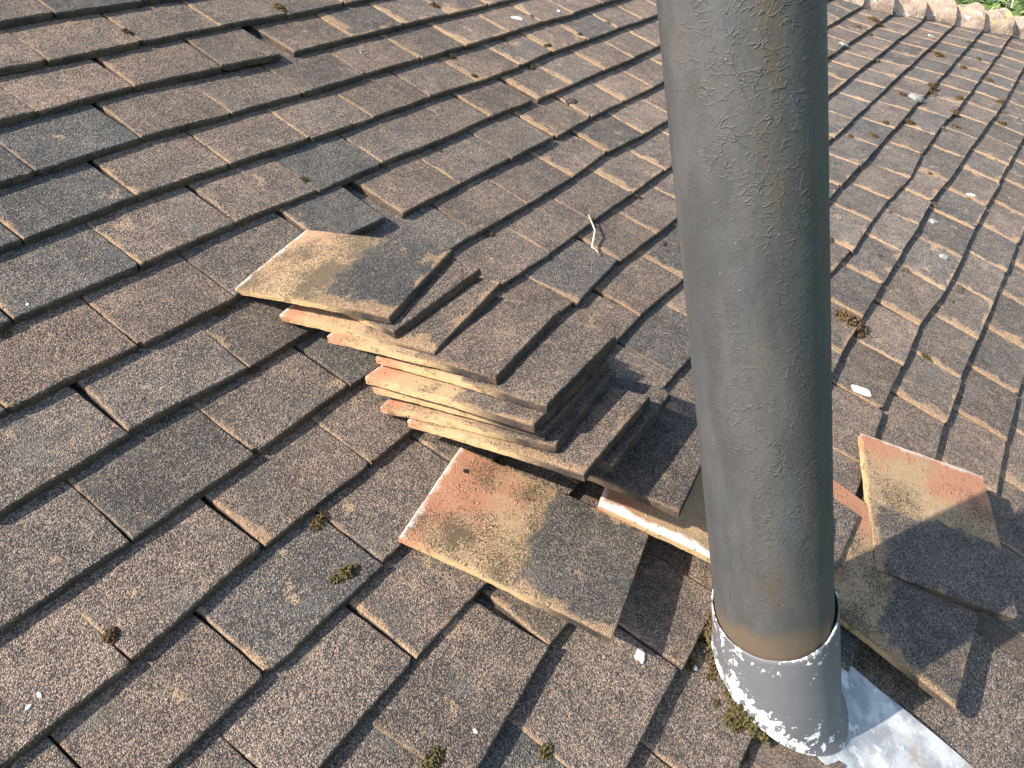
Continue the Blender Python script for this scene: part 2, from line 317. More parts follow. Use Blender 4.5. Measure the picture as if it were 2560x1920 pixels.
# ---------------------------------------------------------------- one plain tile: x runs head -> tail, y across, top at z = 0
def axis_cells(half, n):
    inner = [-half + .0006, -half + .0016, -half + .0032, -half + .0065]
    k = [-half] + inner + [(-half + .013) + i * (2 * half - .026) / n for i in range(n + 1)]
    return k + [-v for v in reversed([-half] + inner)]
def tile_mesh(name, L=.265, W=.165, th=.012, camber=.0014, seed=0, chip=.5, rough=1.0, bite=None):
    rng = random.Random(seed); off = Vector((rng.uniform(0, 50), rng.uniform(0, 50), rng.uniform(0, 50)))
    hx, hy = L / 2, W / 2
    xs = axis_cells(hx, 34); ys = axis_cells(hy, 22)
    nx, ny = len(xs), len(ys)
    R = .0022
    chips = []
    for cx, cy in ((hx, hy), (hx, -hy)):
        if rng.random() < chip: chips.append((cx + rng.uniform(0, .003), cy * 1.01, rng.uniform(.004, .009)))
    for _ in range(3):
        if rng.random() < chip: chips.append((hx + .006, rng.uniform(-hy, hy), rng.uniform(.0065, .0085)))
        if rng.random() < chip: chips.append((rng.uniform(-.02, hx), -hy - .006, rng.uniform(.0065, .0085)))
    if bite: chips += bite
    def place(x, y):
        px, py = x, y
        dx, dy = hx - abs(x), hy - abs(y); d = min(dx, dy)
        n = mnoise.noise(Vector((x * 60, y * 60, 0)) + off); n2 = mnoise.noise(Vector((x * 14, y * 14, 3)) + off)
        k = max(0, 1 - d / .012)
        amt = (.0009 * n + .0013 * n2 - .0006) * k * rough
        if dx < .012: px += math.copysign(1, x) * amt
        if dy < .012: py += math.copysign(1, y) * amt
        for cx, cy, r in chips:
            vx, vy = px - cx, py - cy; dd = math.hypot(vx, vy)
            rr = r * (1 + .3 * mnoise.noise(Vector((px * 200, py * 200, 9)) + off))
            if dd < rr and dd > 1e-6:
                q = rr / dd
                nx_, ny_ = cx + vx * q, cy + vy * q
                if abs(nx_) < hx and abs(ny_) < hy: px, py = nx_, ny_
                else:
                    px += (nx_ - px) * 0; py += 0
        return px, py, d
    bm = bmesh.new(); el = bm.verts.layers.float.new('edge'); sl_ = bm.verts.layers.float.new('side')
    top = {}; bot = {}
    for i, x in enumerate(xs):
        for j, y in enumerate(ys):
            px, py, d = place(x, y)
            z = -camber * (2 * px / L) ** 2 - camber * .35 * (2 * py / W) ** 2
            z += rough * (.0007 * mnoise.noise(Vector((px * 28, py * 28, 7)) + off) + .0004 * mnoise.noise(Vector((px * 110, py * 110, 1)) + off))
            drop = 0
            if d < R: drop = R * (1 - math.sqrt(max(0, 1 - (1 - d / R) ** 2)))
            v = bm.verts.new((px, py, z - drop)); top[i, j] = v
            left = math.exp(-(y + hy) / .016) * .85; right = math.exp(-(hy - y) / .008) * .38; tail = math.exp(-(hx - x) / .009) * .42
            v[el] = min(1, max(left, right, tail)); v[sl_] = .35 if d < .0005 else 0.0
    for i in (0, nx - 1):
        pass
    ring = [(i, 0) for i in range(nx)] + [(nx - 1, j) for j in range(1, ny)] + [(i, ny - 1) for i in range(nx - 2, -1, -1)] + [(0, j) for j in range(ny - 2, 0, -1)]
    for i in range(nx - 1):
        for j in range(ny - 1): bm.faces.new((top[i, j], top[i + 1, j], top[i + 1, j + 1], top[i, j + 1]))
    rings = [[top[k] for k in ring]]
    for f in (.33, .7, 1.0):
        row = []
        for k in ring:
            b = top[k].co
            x, y = xs[k[0]], ys[k[1]]
            o = .0007 * rough * mnoise.noise(Vector((b.x * 130, b.y * 130, f * 6)) + off) + .0007 * rough * mnoise.noise(Vector((b.x * 40, b.y * 40, f * 3)) + off)
            nrm = Vector((math.copysign(1, x) if hx - abs(x) < 1e-6 else 0, math.copysign(1, y) if hy - abs(y) < 1e-6 else 0, 0))
            zb = -camber * (2 * b.x / L) ** 2 - R
            v = bm.verts.new((b.x + nrm.x * (o + .0004), b.y + nrm.y * (o + .0004), zb + (R - th) * f)); v[sl_] = 1.0; v[el] = 0
            row.append(v)
        rings.append(row)
    n = len(ring)
    for a, b in zip(rings[:-1], rings[1:]):
        for k in range(n): bm.faces.new((a[k], b[k], b[(k + 1) % n], a[(k + 1) % n]))
    bm.faces.new(list(reversed(rings[-1])))
    bmesh.ops.recalc_face_normals(bm, faces=bm.faces)
    return from_bm(name, bm, True, 55)

ROOF_MESH = [tile_mesh('concrete_tile', seed=i, chip=(.1, .25, .4)[i % 3]) for i in range(10)]
for m_ in ROOF_MESH: m_.materials.append(MT_ROOF)

# ---------------------------------------------------------------- joints of every course
RES = {}
for r, L in JOINTS.items():
    for c, a, b in L: RES[(c, r)] = (a - c * W0, b + r * G0)
def joint(c, r):
    if (c, r) in RES:
        da, db = RES[(c, r)]; return c * W0 + da, -r * G0 + db
    sa = sb = sw = 0
    for (cc, rr), (da, db) in RES.items():
        d2 = ((c - cc) / 1.6) ** 2 + ((r - rr) / 1.2) ** 2
        if d2 < 12:
            k = math.exp(-d2); sa += k * da; sb += k * db; sw += k
    k = 1 / (sw + .04); return c * W0 + sa * k, -r * G0 + sb * k

HIPB = [(2.58, -.30), (3.03, -.66), (3.088, -.766), (3.19, -.87), (3.32, -.97), (3.44, -1.081), (3.53, -1.197), (3.62, -1.284), (3.74, -1.40), (3.85, -1.51), (3.96, -1.62)]
def hip_a(b):
    for (a0, b0), (a1, b1) in zip(HIPB[:-1], HIPB[1:]):
        if b <= b0 and b >= b1: return a0 + (a1 - a0) * (b0 - b) / (b0 - b1)
    return HIPB[0][0] - (b - HIPB[0][1]) if b > HIPB[0][1] else HIPB[-1][0] - (b - HIPB[-1][1])

# tiles that have slipped or lost width: (row, left joint) -> (trim right, trim left, slip, extra yaw, lift)
ODD = {(2, 2.0): (.035, 0, .006, .6, .004), (5, 4.5): (.014, 0, .0, -.8, .002), (6, 1.0): (.038, 0, -.004, 1.0, .005), (6, 4.0): (.012, 0, .002, -1.2, .003),
       (12, -2.0): (0, 0, .004, -4.0, .004), (13, -1.5): (0, 0, .004, -4.5, .004), (13, -.5): (0, 0, .002, 2.0, .007), (9, 2.5): (0, 0, 0, -3.0, .003)}
CUT = {14: (.048, .10), 15: (.022, .372), 16: (.026, .372), 17: (.030, .372)}
ADD = [(15, (.140, -1.592), (.290, -1.592)), (17, (.118, -1.846), (.372, -1.846)), (18, (.130, -1.95), (.30, -1.95))]
rnd = random.Random(5)
TILES = []          # (object, row, tail-mid point)
ODAB = ['grey', 'brown']
def tone_of(r, c):
    R_ = random.Random(int(r * 131 + c * 17 + 4000)); x = R_.random()
    t = .15 + .35 * x if x < .84 else .65 + R_.random() * .3
    for (rr, cc), v in {(3, -.5): 1.0, (4, -1.0): .95, (4, -2.0): .9, (3, -1.5): .9, (5, -1.5): .8, (5, -2.5): .8, (10, -2.0): .75, (8, -2.0): .6, (8, -3.0): .5, (7, -1.5): .5, (6, -2.0): .12, (6, -3.0): .2, (2, 0.0): .1, (1, .5): .15}.items():
        if (rr, cc) == (r, c): t = v
    if c * W0 > 1.0 and r > 8: t = max(t, .35 + .5 * R_.random())
    return t
FRAME = (-25, -25, 2585, 1945)
def inframe(p):
    q = topix(p)
    return q and FRAME[0] < q[0] < FRAME[2] and FRAME[1] < q[1] < FRAME[3]
def place_tile(r, c0, JL, JR):
    trimr, triml, slip, yaw, lift = ODD.get((r, c0), (0, 0, 0, 0, 0))
    gapw = rnd.uniform(.0008, .0024)
    pl = hit(*JL); pr = hit(*JR)
    ydir = (pr - pl).normalized()
    pl = pl + ydir * (triml + gapw / 2); pr = pr - ydir * (trimr + gapw / 2)
    width = (pr - pl).length
    mid = (pl + pr) / 2
    dn = Vector((0, -G0, hs(mid.x, mid.y) - hs(mid.x, mid.y + G0))).normalized()
    nrm = ydir.cross(dn).normalized() * -1
    if nrm.z < 0: nrm = -nrm
    dn = nrm.cross(ydir).normalized()
    if dn.y > 0: dn = -dn
    ang = math.radians(7.2 + rnd.gauss(0, .22))
    ya = math.radians(yaw + rnd.gauss(0, .35))
    yd = (ydir * math.cos(ya) + dn * math.sin(ya)).normalized(); d2 = (dn * math.cos(ya) - ydir * math.sin(ya)).normalized()
    x = (d2 * math.cos(ang) + nrm * math.sin(ang)).normalized()
    ro = math.radians(rnd.gauss(0, .22))
    y = (yd * math.cos(ro) + nrm * math.sin(ro)).normalized()
    z = x.cross(y).normalized(); y = z.cross(x).normalized()
    o = mid - x * .1325 + nrm * (lift + .0015 + rnd.uniform(-.0008, .0008)) + dn * (slip + rnd.uniform(-.002, .002))
    me = ROOF_MESH[rnd.randrange(len(ROOF_MESH))]
    mt = frame(x, y, z, o) @ Matrix.Diagonal((1, width / .165, 1, 1))
    ob = link('concrete_tile', me, None, None, mt)
    wear = rnd.uniform(.1, .55) if mid.x < .75 else rnd.uniform(.6, 1.2)
    ob.color = (tone_of(r, c0), wear, rnd.uniform(.92, 1.16) * (1.0 + .22 * sstep(mid.x, .6, 1.3)), 1)
    TILES.append((ob, r, mid))
for r in range(-2, 20):
    half = (r % 2) * .5
    for ci in range(-8, 34):
        c = ci + half
        JL, JR = joint(c, r), joint(c + 1, r)
        ivs = [(JL, JR)]
        if r in CUT:
            lo, hi = CUT[r]; ivs = []
            def at(a):
                k = (a - JL[0]) / (JR[0] - JL[0]); return (a, JL[1] + (JR[1] - JL[1]) * k)
            if JR[0] <= lo or JL[0] >= hi: ivs = [(JL, JR)]
            else:
                if lo - JL[0] > .035: ivs.append((JL, at(lo)))
                if JR[0] - hi > .035: ivs.append((at(hi), JR))
        for A, B in ivs:
            am, bm_ = (A[0] + B[0]) / 2, (A[1] + B[1]) / 2
            if A[0] > hip_a(bm_) + .02: continue
            if not any(inframe(Vector((aa, bb + k, hs(aa, bb)))) for aa, bb in ((A[0], A[1]), (B[0], B[1]), (am, bm_)) for k in (0, .11)): continue
            place_tile(r, c, A, B)
for r, A, B in ADD: place_tile(r, 1.0, A, B)
ordn = ['', 'first', 'second', 'third', 'fourth', 'fifth', 'sixth', 'seventh', 'eighth', 'ninth', 'tenth', 'eleventh', 'twelfth', 'thirteenth', 'fourteenth', 'fifteenth', 'sixteenth', 'seventeenth', 'eighteenth', 'nineteenth', 'twentieth', '21st', '22nd', '23rd', '24th', '25th', '26th', '27th', '28th', '29th', '30th']
side_rows = {0: {}, 1: {}}
for ob, r, mid in TILES:
    q = topix(mid + Vector((0, .045, -.003))); right = 1 if q[0] > 1900 else 0
    side_rows[right].setdefault(r, []).append((q[0], ob))
PLACE = {}
for sd, rows in side_rows.items():
    for k, r in enumerate(sorted(rows), 1):
        for i, (_, ob) in enumerate(sorted(rows[r], key=lambda t: t[0]), 1):
            tn = ob.color[0]; look = 'brown' if tn < .3 else ('grey brown' if tn < .6 else 'dark grey')
            PLACE[ob.name] = (sd, k, i)
            if sd == 0: lb = '%s laid tile, %s from the left in the %s course from the top' % (look, ordn[i], ordn[k])
            else: lb = '%s laid tile, %s right of the pipe in the %s course on that side' % (look, ordn[i], ordn[k])
            tag(ob, lb, 'roof tile', 'tiles laid in courses on the roof')
print('ROOF TILES', len(TILES))
def near_tile(p):
    best = min(TILES, key=lambda t: (t[2] + Vector((0, .045, 0)) - p).length)
    sd, k, i = PLACE[best[0].name]
    return ('%s tile from the left, %s course from the top' if sd == 0 else '%s tile right of the pipe, %s course there') % (ordn[i], ordn[k])
def surf(a, b):                                    # top of the laid tiles under a point, by casting onto the tile tops
    best = None
    for ob, r, mid in TILES:
        if abs(mid.x - a) > .2 or not (-.02 < b - mid.y < .27): continue
        m = ob.matrix_world; loc = m.inverted() @ (ROOF @ Vector((a, b, 1))); dirv = (m.inverted().to_3x3() @ (ROOF.to_3x3() @ Vector((0, 0, -1)))).normalized()
        ok, hitp, nn, _ = ob.ray_cast(loc, dirv)
        if ok:
            hh = (ROOF.inverted() @ (m @ hitp)).z
            if best is None or hh > best: best = hh
    return best if best is not None else hs(a, b)
bpy.context.view_layer.update()

# ---------------------------------------------------------------- loose and stacked tiles
def euler_m(pos, yaw, pit, roll):
    return Matrix.Translation(pos) @ Matrix.Rotation(yaw, 4, 'Z') @ Matrix.Rotation(pit, 4, 'Y') @ Matrix.Rotation(roll, 4, 'X')
STACK = [
 ('T1', (0.0859, -0.7437, 0.0764, -1.439, -0.5124, 0.0941), 'topmost stacked tile, grey tail and broad sandy and orange head'),
 ('T2', (0.1126, -0.776, 0.0809, -1.7145, -0.4729, 0.2236), 'second stacked tile from the top, thin wedge of grey showing'),
 ('T3', (0.0901, -0.8247, 0.0855, -1.5009, -0.5098, 0.1187), 'third stacked tile from the top, white tipped left end'),
 ('T4', (0.0889, -0.9128, 0.1174, -1.494, -0.5152, 0.0288), 'fourth stacked tile from the top, long sandy edge and grey tail'),
 ('T5', (0.0924, -0.9895, 0.141, -1.5785, -0.5392, 0.0595), 'fifth stacked tile from the top, wide speckled grey tail'),
 ('T6', (0.0701, -0.9956, 0.1234, -1.5803, -0.5637, 0.0387), 'sixth stacked tile from the top, bright orange head end'),
 ('T7', (0.0798, -1.0047, 0.1097, -1.5438, -0.5559, 0.0378), 'seventh stacked tile from the top, thin sandy edge'),
 ('T8', (0.0766, -1.0235, 0.1014, -1.5184, -0.5959, 0.0521), 'eighth stacked tile from the top, mossy shaded tail and orange end'),
 ('T9', (0.0709, -1.0723, 0.1138, -1.5808, -0.5737, 0.0577), 'ninth stacked tile from the top, long sandy edge with white spots'),
 ('T10', (0.1166, -1.0877, 0.1068, -1.5656, -0.5474, 0.0453), 'tenth stacked tile from the top, narrow strip of tail showing'),
 ('T11', (0.1378, -1.1648, 0.1047, -1.4676, -0.3631, 0.0254), 'lowest stacked tile, wide grey tail running behind the pipe'),
]
rl = random.Random(21)
for i, (n, q, lb) in enumerate(STACK):
    me = tile_mesh('stacked_tile', th=.012, L=.17 if i == 1 else .265, seed=100 + i, chip=.15, camber=.0025, rough=.9); me.materials.append(MT_LOOSE)
    o = link('stacked_tile', me, None, None, euler_m(q[:3], *q[3:]) @ Matrix.Translation((.0475 if i == 1 else 0, 0, 0)))
    o.color = ((.95, .3, .3, .25, .3, .25, .5, .5, .3, .5, .5)[i], (1, .2, 1, .35, .3, .5, .2, .4, 1, .2, .3)[i], rl.uniform(.72, .86), 1.5 if i == 0 else 1)
    tag(o, lb, 'roof tile', 'loose tiles stacked by the pipe')
def loose(lb, q, seed, L=.265, W=.165, col=(.4, .9, 1, 1), group='single loose tiles lying on the roof', **k):
    me = tile_mesh('loose_tile', L=L, W=W, seed=seed, rough=.9, **k); me.materials.append(MT_LOOSE)
    o = link('loose_tile', me, None, None, euler_m(q[:3], *q[3:])); o.color = col
    return tag(o, lb, 'roof tile', group)
lt = loose('orange headed loose tile lying flat in front of the stack, nail hole showing', (-.034, -1.181, .0625, math.radians(-77.6), math.radians(-9.9), math.radians(-3.3)), 301, camber=.003, chip=.1, col=(.75, .9, 1, 1))
bm = bmesh.new(); bmesh.ops.create_circle(bm, cap_ends=True, radius=.0036, segments=14)
link('nail_hole_shade', from_bm('nail_hole_shade', bm), MT_DARK, lt, Matrix.Translation((-.108, .045, -.0008)))  # flat disc, no real hole: the shade inside it is painted dark
loose('loose tile with a white crusted edge half hidden behind the pipe', (.1690, -1.3285, .0935, math.radians(-76), math.radians(-6.9), 0), 302, col=(.2, 1, 1, 0.0))
loose('grey loose tile corner just right of the pipe, partly under an orange one', (.2865, -1.3877, .0600, math.radians(-90), math.radians(-6.9), 0), 303, col=(.5, .6, 1.1, 1))
loose('wide loose tile with orange patch lying askew right of the pipe', (.4593, -1.6161, .0870, -2.7707, -.0109, .1222), 304, W=.21, col=(.55, .8, 1, 1))
loose('wide loose tile under the askew one, tail pointing down to the right', (.2967, -1.5874, .0720, math.radians(-91), math.radians(-2.9), 0), 305, W=.225, col=(.62, 1, .95, 1))
# ---------------------------------------------------------------- vent pipe and its lead sleeve
U = Vector((0.0408, 0.6261, 0.7787)).normalized(); E1 = (Vector((1, 0, 0)) - U * U.x).normalized(); E2 = U.cross(E1)
PB = Vector((.0522, -1.5167, .05)); PIPE_M = frame(E1, E2, U, PB); CAMA = math.radians(-159.5)
def tube(rings, n, cap=False):                    # rings: list of functions theta -> local point
    bm = bmesh.new(); bm.verts.layers.float.new('peel'); R = []
    for f in rings: R.append([bm.verts.new(f(2 * math.pi * i / n)) for i in range(n)])
    for a, b in zip(R[:-1], R[1:]):
        for i in range(n): bm.faces.new((a[i], a[(i + 1) % n], b[(i + 1) % n], b[i]))
    return bm, R
def prings():
    out = []
    zs = [-.14 + i * .018 for i in range(80)]
    for z in zs:
        def f(t, z=z):
            n = mnoise.noise(Vector((math.cos(t) * 1.3, math.sin(t) * 1.3, z * 3.5)))
            r = .0650 + .00035 * n + .0006 * math.cos(t - 1.0) * math.sin(z * 7)
            return (r * math.cos(t), r * math.sin(t), z)
        out.append(f)
    zt = zs[-1]
    out.append(lambda t: (.0640 * math.cos(t), .0640 * math.sin(t), zt + .002))
    for r, z in ((.0570, zt + .002), (.0560, zt), (.0560, zt - .5)):
        out.append(lambda t, r=r, z=z: (r * math.cos(t), r * math.sin(t), z))
    return out
bm, R_ = tube(prings(), 128)
pipe = link('vent_pipe', from_bm('vent_pipe', bm, True, 60), MT_PIPE, None, PIPE_M)
tag(pipe, 'tall dark grey soil vent pipe with shrivelled coating rising through the roof', 'vent pipe')

lead = bpy.data.objects.new('lead_flashing', None); COL.objects.link(lead); lead.matrix_world = ROOF @ PIPE_M
tag(lead, 'flaking white and grey lead sleeve and sheet around the foot of the pipe', 'flashing')
def plane_z(t, r):                                # height on the sleeve where it meets the roof
    d = E1 * math.cos(t) * r + E2 * math.sin(t) * r
    return (.052 - (PB + d).z) / U.z
def rim_z(t):
    return .121 - .023 * math.cos(t - CAMA) + .0025 * mnoise.noise(Vector((math.cos(t) * 2, math.sin(t) * 2, 4)))
def lr(t, k):                                     # outer radius, k = 0 at the roof, 1 at the rim
    return .0715 - .0027 * k + .0011 * mnoise.noise(Vector((math.cos(t) * 1.9, math.sin(t) * 1.9, k * 2.6)))
rings = []
KS = [0, .015, .035, .06, .1, .16, .24, .34, .46, .6, .74, .87, .96, 1.0]
for k in KS:
    def f(t, k=k):
        r = lr(t, k); zp = plane_z(t, r); zz = zp + (rim_z(t) - zp) * k
        side = .5 + .5 * math.cos(t - math.radians(-65))      # the fillet is dressed out on the right
        fl = (.002 + .005 * side ** 2) * max(0, 1 - k / .10) ** 2
        r2 = r + fl
        if k < .1: zz = plane_z(t, r2) + (zz - zp)
        return (r2 * math.cos(t), r2 * math.sin(t), zz)
    rings.append(f)
rings.append(lambda t: ((lr(t, 1) - .0011) * math.cos(t), (lr(t, 1) - .0011) * math.sin(t), rim_z(t) + .0009))
rings.append(lambda t: ((lr(t, 1) - .0021) * math.cos(t), (lr(t, 1) - .0021) * math.sin(t), rim_z(t) - .0004))
rings.append(lambda t: ((lr(t, 1) - .0021) * math.cos(t), (lr(t, 1) - .0021) * math.sin(t), rim_z(t) - .07))
bm, R_ = tube(rings, 144)
pl_ = bm.verts.layers.float['peel']
for ri, ring in enumerate(R_):
    for i, v in enumerate(ring):
        t = 2 * math.pi * i / 144; k = KS[min(ri, len(KS) - 1)]
        da = (math.degrees(t - CAMA) + 180) % 360 - 180           # negative = to the left of the camera's view
        hgt_ = v.co.z - plane_z(t, .0715)
        bot_ = max(0, 1 - hgt_ / .055) * sstep(da, -100, -70) * (1 - sstep(da, 25, 75))
        left = (1 - sstep(da, -88, -58))
        diag = max(0, 1 - abs(hgt_ - (.055 - .0006 * (da + 60))) / .03) * (1 - sstep(da, -10, 40))
        v[pl_] = .085 + .27 * bot_ + .16 * left + .13 * diag + (.1 if ri >= len(KS) - 1 else 0)
link('sleeve', from_bm('sleeve', bm, True, 50), MT_LEAD, lead, Matrix.Identity(4))
bm = bmesh.new(); g = {}
inv = PIPE_M.inverted()
NX, NY = 30, 48
for i in range(NX + 1):
    for j in range(NY + 1):
        a = .004 + .15 * i / NX; b = -1.53 - .46 * j / NY
        d = math.hypot(a - PB.x, (b - PB.y) * .78)
        h = hs(a, b) - .0065 + .0022 * mnoise.noise(Vector((a * 22, b * 16, 0))) + .010 * math.exp(-max(0, d - .072) / .012)
        g[i, j] = (a, b, h)
vt = {k: bm.verts.new(inv @ Vector(p)) for k, p in g.items()}; vb = {k: bm.verts.new(inv @ (Vector(p) - Vector((0, 0, .002)))) for k, p in g.items()}
for i in range(NX):
    for j in range(NY):
        bm.faces.new((vt[i, j], vt[i, j + 1], vt[i + 1, j + 1], vt[i + 1, j])); bm.faces.new((vb[i, j], vb[i + 1, j], vb[i + 1, j + 1], vb[i, j + 1]))
for i in range(NX):
    for j in (0, NY): bm.faces.new((vt[i, j], vt[i + 1, j], vb[i + 1, j], vb[i, j]))
for j in range(NY):
    for i in (0, NX): bm.faces.new((vt[i, j], vt[i, j + 1], vb[i, j + 1], vb[i, j]))
bmesh.ops.recalc_face_normals(bm, faces=bm.faces)
link('base_sheet', from_bm('base_sheet', bm, True, 50), MT_SHEET, lead, Matrix.Identity(4))

# ---------------------------------------------------------------- bonnet hip tiles
def bonnet_mesh(seed):
    rng = random.Random(seed); bm = bmesh.new(); off = Vector((seed * 3.1, 0, 0))
    L = .25; n = 26; m = 16; O = []; I = []
    for i in range(m + 1):
        k = i / m; x = -L + L * k
        R = .056 + .036 * k + .005 * k ** 3
        ro, ri = [], []
        for j in range(n + 1):
            t = math.radians(-104 + 208 * j / n)
            nz = .004 * mnoise.noise(Vector((x * 16, math.sin(t) * 2, math.cos(t) * 2)) + off) + .002 * mnoise.noise(Vector((x * 50, math.sin(t) * 7, math.cos(t) * 7)) + off)
            for rr, lst in ((R + nz, ro), (R - .014, ri)):
                lst.append(bm.verts.new((x + (.006 * mnoise.noise(Vector((t * 3, 1, 0)) + off) if i == m else 0), math.sin(t) * rr * .98, math.cos(t) * rr - .012)))
        O.append(ro); I.append(ri)
    for i in range(m):
        for j in range(n):
            bm.faces.new((O[i][j], O[i + 1][j], O[i + 1][j + 1], O[i][j + 1])); bm.faces.new((I[i][j], I[i][j + 1], I[i + 1][j + 1], I[i + 1][j]))
        for j in (0, n): bm.faces.new((O[i][j], O[i + 1][j], I[i + 1][j], I[i][j]))
    for i in (0, m):
        for j in range(n): bm.faces.new((O[i][j], O[i][j + 1], I[i][j + 1], I[i][j]))
    bmesh.ops.recalc_face_normals(bm, faces=bm.faces)
    return from_bm('hip_tile', bm, True, 50)
hip_lb = {6: 'sandy hip tile at the photo top edge, leftmost of the hip row', 7: 'hip tile second from the left, mossy lower corner', 8: 'hip tile third from the left at the top right hip', 9: 'hip tile with a pale sandy patch, fourth from the left on the hip', 10: 'hip tile fifth from the left, yellow lichen at its lower corner', 11: 'big sandy lichened hip tile, sixth from the left on the hip', 12: 'hip tile with white patch on its crest, seventh from the left', 13: 'hip tile with orange lichen at the right photo edge'}
for r in range(5, 16):
    b = -r * G0; b0 = b - .05; b1 = b + .05
    d = Vector((hip_a(b0) - hip_a(b1), b0 - b1, 0)); d.z = hs(hip_a(b0), b0) - hs(hip_a(b1), b1)
    d.normalize(); lat = Vector((-1, -.9, 0)); lat = (lat - d * lat.dot(d)).normalized(); up = lat.cross(d)
    if up.z < 0: up = -up
    d2 = (d + up * .10).normalized(); up2 = (up - d2 * up.dot(d2)).normalized(); y = up2.cross(d2)
    P = Vector((hip_a(b), b, hs(hip_a(b), b)))
    C = P - lat * .090 - up * .020
    me = bonnet_mesh(r)
    q = topix(C + up * .1)
    o = link('hip_tile', me, MT_BONNET, None, frame(d2, y, up2, C))
    if r in hip_lb: tag(o, hip_lb[r], 'hip tile', 'bonnet tiles along the hip')
    else: tag(o, ('hip tile above the photo top edge, next up the hip' if r < 6 else 'hip tile lower down the hip, outside the right edge, number %s from its top' % ordn[r]), 'hip tile', 'bonnet tiles along the hip')

# ---------------------------------------------------------------- deck under the tiles, far slope, ground
bm = bmesh.new(); g = {}
AS = [-1.6 + .2 * i for i in range(29)]; BS = [.7 - .15 * j for j in range(22)]
for i, a in enumerate(AS):
    for j, b in enumerate(BS):
        aa = min(a, hip_a(b) + .10); g[i, j] = bm.verts.new((aa, b, hs(aa, b) - .055))
for i in range(len(AS) - 1):
    for j in range(len(BS) - 1):
        vs = (g[i, j], g[i, j + 1], g[i + 1, j + 1], g[i + 1, j])
        if (vs[0].co - vs[3].co).length > 1e-4 or (vs[1].co - vs[2].co).length > 1e-4: bm.faces.new(vs)
inv_r = ROOF.to_3x3().inverted()
fall = (inv_r @ Vector((1.0, .25, -.85))).normalized()
last = None
for j, b in enumerate(BS):
    a = hip_a(b) + .10; p = Vector((a, b, hs(a, b) - .055)); q = p + fall * 2.2
    cur = (bm.verts.new(p), bm.verts.new(q))
    if last: bm.faces.new((last[0], cur[0], cur[1], last[1]))
    last = cur
bmesh.ops.remove_doubles(bm, verts=bm.verts, dist=1e-5)
tag(link('roof_deck', from_bm('roof_deck', bm, False), MT_DECK, None, Matrix.Identity(4)), 'dark roof deck seen only in the gaps under the tiles', 'roof')
bm = bmesh.new()
bmesh.ops.create_grid(bm, x_segments=4, y_segments=4, size=900)
gr = link('ground', from_bm('ground', bm, False), MT_GRASS, None, ROOF.inverted()); gr['kind'] = 'structure'

# ---------------------------------------------------------------- moss, bird lime, lichen, twig
def moss_mesh(seed, R=.010, long=1.0, flat=.55):
    rng = random.Random(seed); bm = bmesh.new()
    N = int(70 + 3000 * R)
    for _ in range(N):
        t = rng.uniform(0, 2 * math.pi); k = math.sqrt(rng.random()) ; x = math.cos(t) * k * R * long; y = math.sin(t) * k * R
        h = R * flat * 1.3 * (1 - k * k) * rng.uniform(.5, 1.1)
        s = R * rng.uniform(.09, .17)
        vs = bmesh.ops.create_icosphere(bm, subdivisions=1, radius=s, matrix=Matrix.Translation((x, y, max(h, .1 * s))) @ Matrix.Rotation(rng.uniform(0, 3), 4, 'X') @ Matrix.Diagonal((1, 1, rng.uniform(.8, 1.9), 1)))['verts']
        for v in vs: v.co += Vector((rng.gauss(0, 1), rng.gauss(0, 1), rng.gauss(0, 1))) * s * .18
    bmesh.ops.create_uvsphere(bm, u_segments=12, v_segments=6, radius=R * .8, matrix=Matrix.Translation((0, 0, -R * .1)) @ Matrix.Diagonal((long, 1, flat, 1)))
    return from_bm('moss_clump', bm)
MOSS_ME = {}
for ci in range(3):
    for k in range(4):
        me = moss_mesh(ci * 10 + k, .010, 1.0 + .35 * k, .5 + .1 * (k % 2)); me.materials.append(MT_MOSS[ci]); MOSS_ME[ci, k] = me
BIG = {24: 1.9, 19: .95, 20: .85, 53: 1.0, 54: 1.5, 55: 1.3, 56: 1.5, 57: 1.3, 58: 1.2, 23: 1.2, 29: 1.6, 30: 1.4, 31: 1.6, 45: 1.0, 0: 1.2, 48: 1.3}
OLIVE = {19, 53, 54, 56, 57, 59, 60, 62, 63, 52}; GREYM = {5, 7, 13, 22, 23, 26, 27, 28, 32, 43, 50}
rm = random.Random(77)
ml = {24: 'big flat oval brown moss cushion right of the pipe', 19: 'bright yellow green moss tuft alone on a grey tile at lower left', 20: 'bushy brown moss tuft at a tile corner at lower left', 53: 'green moss left of the lead sleeve'}
def place_moss(i, a, b, sc=None, ci=None):
    if a > hip_a(b) - .02: return
    h = surf(a, b)
    ci = ci if ci is not None else (1 if i in OLIVE else (2 if i in GREYM else 0))
    far = 1.0 + .35 * max(0, a - .4)
    sc = sc or BIG.get(i, rm.uniform(.55, .95) * far)
    o = link('moss_clump', MOSS_ME[ci, rm.randrange(4)], None, None, Matrix.Translation((a, b, h - .0008)) @ Matrix.Rotation(rm.choice((rm.uniform(-.3, .3), 1.57 + rm.uniform(-.3, .3), rm.uniform(0, 3))), 4, 'Z') @ Matrix.Scale(sc, 4))
    lb = ml.get(i) or '%s moss clump by the %s' % (('brown', 'olive', 'grey')[ci], near_tile(Vector((a, b, hs(a, b)))))
    tag(o, lb, 'moss', 'moss clumps dotted over the tiles')
for i, (a, b) in enumerate(MOSS): place_moss(i, a, b)
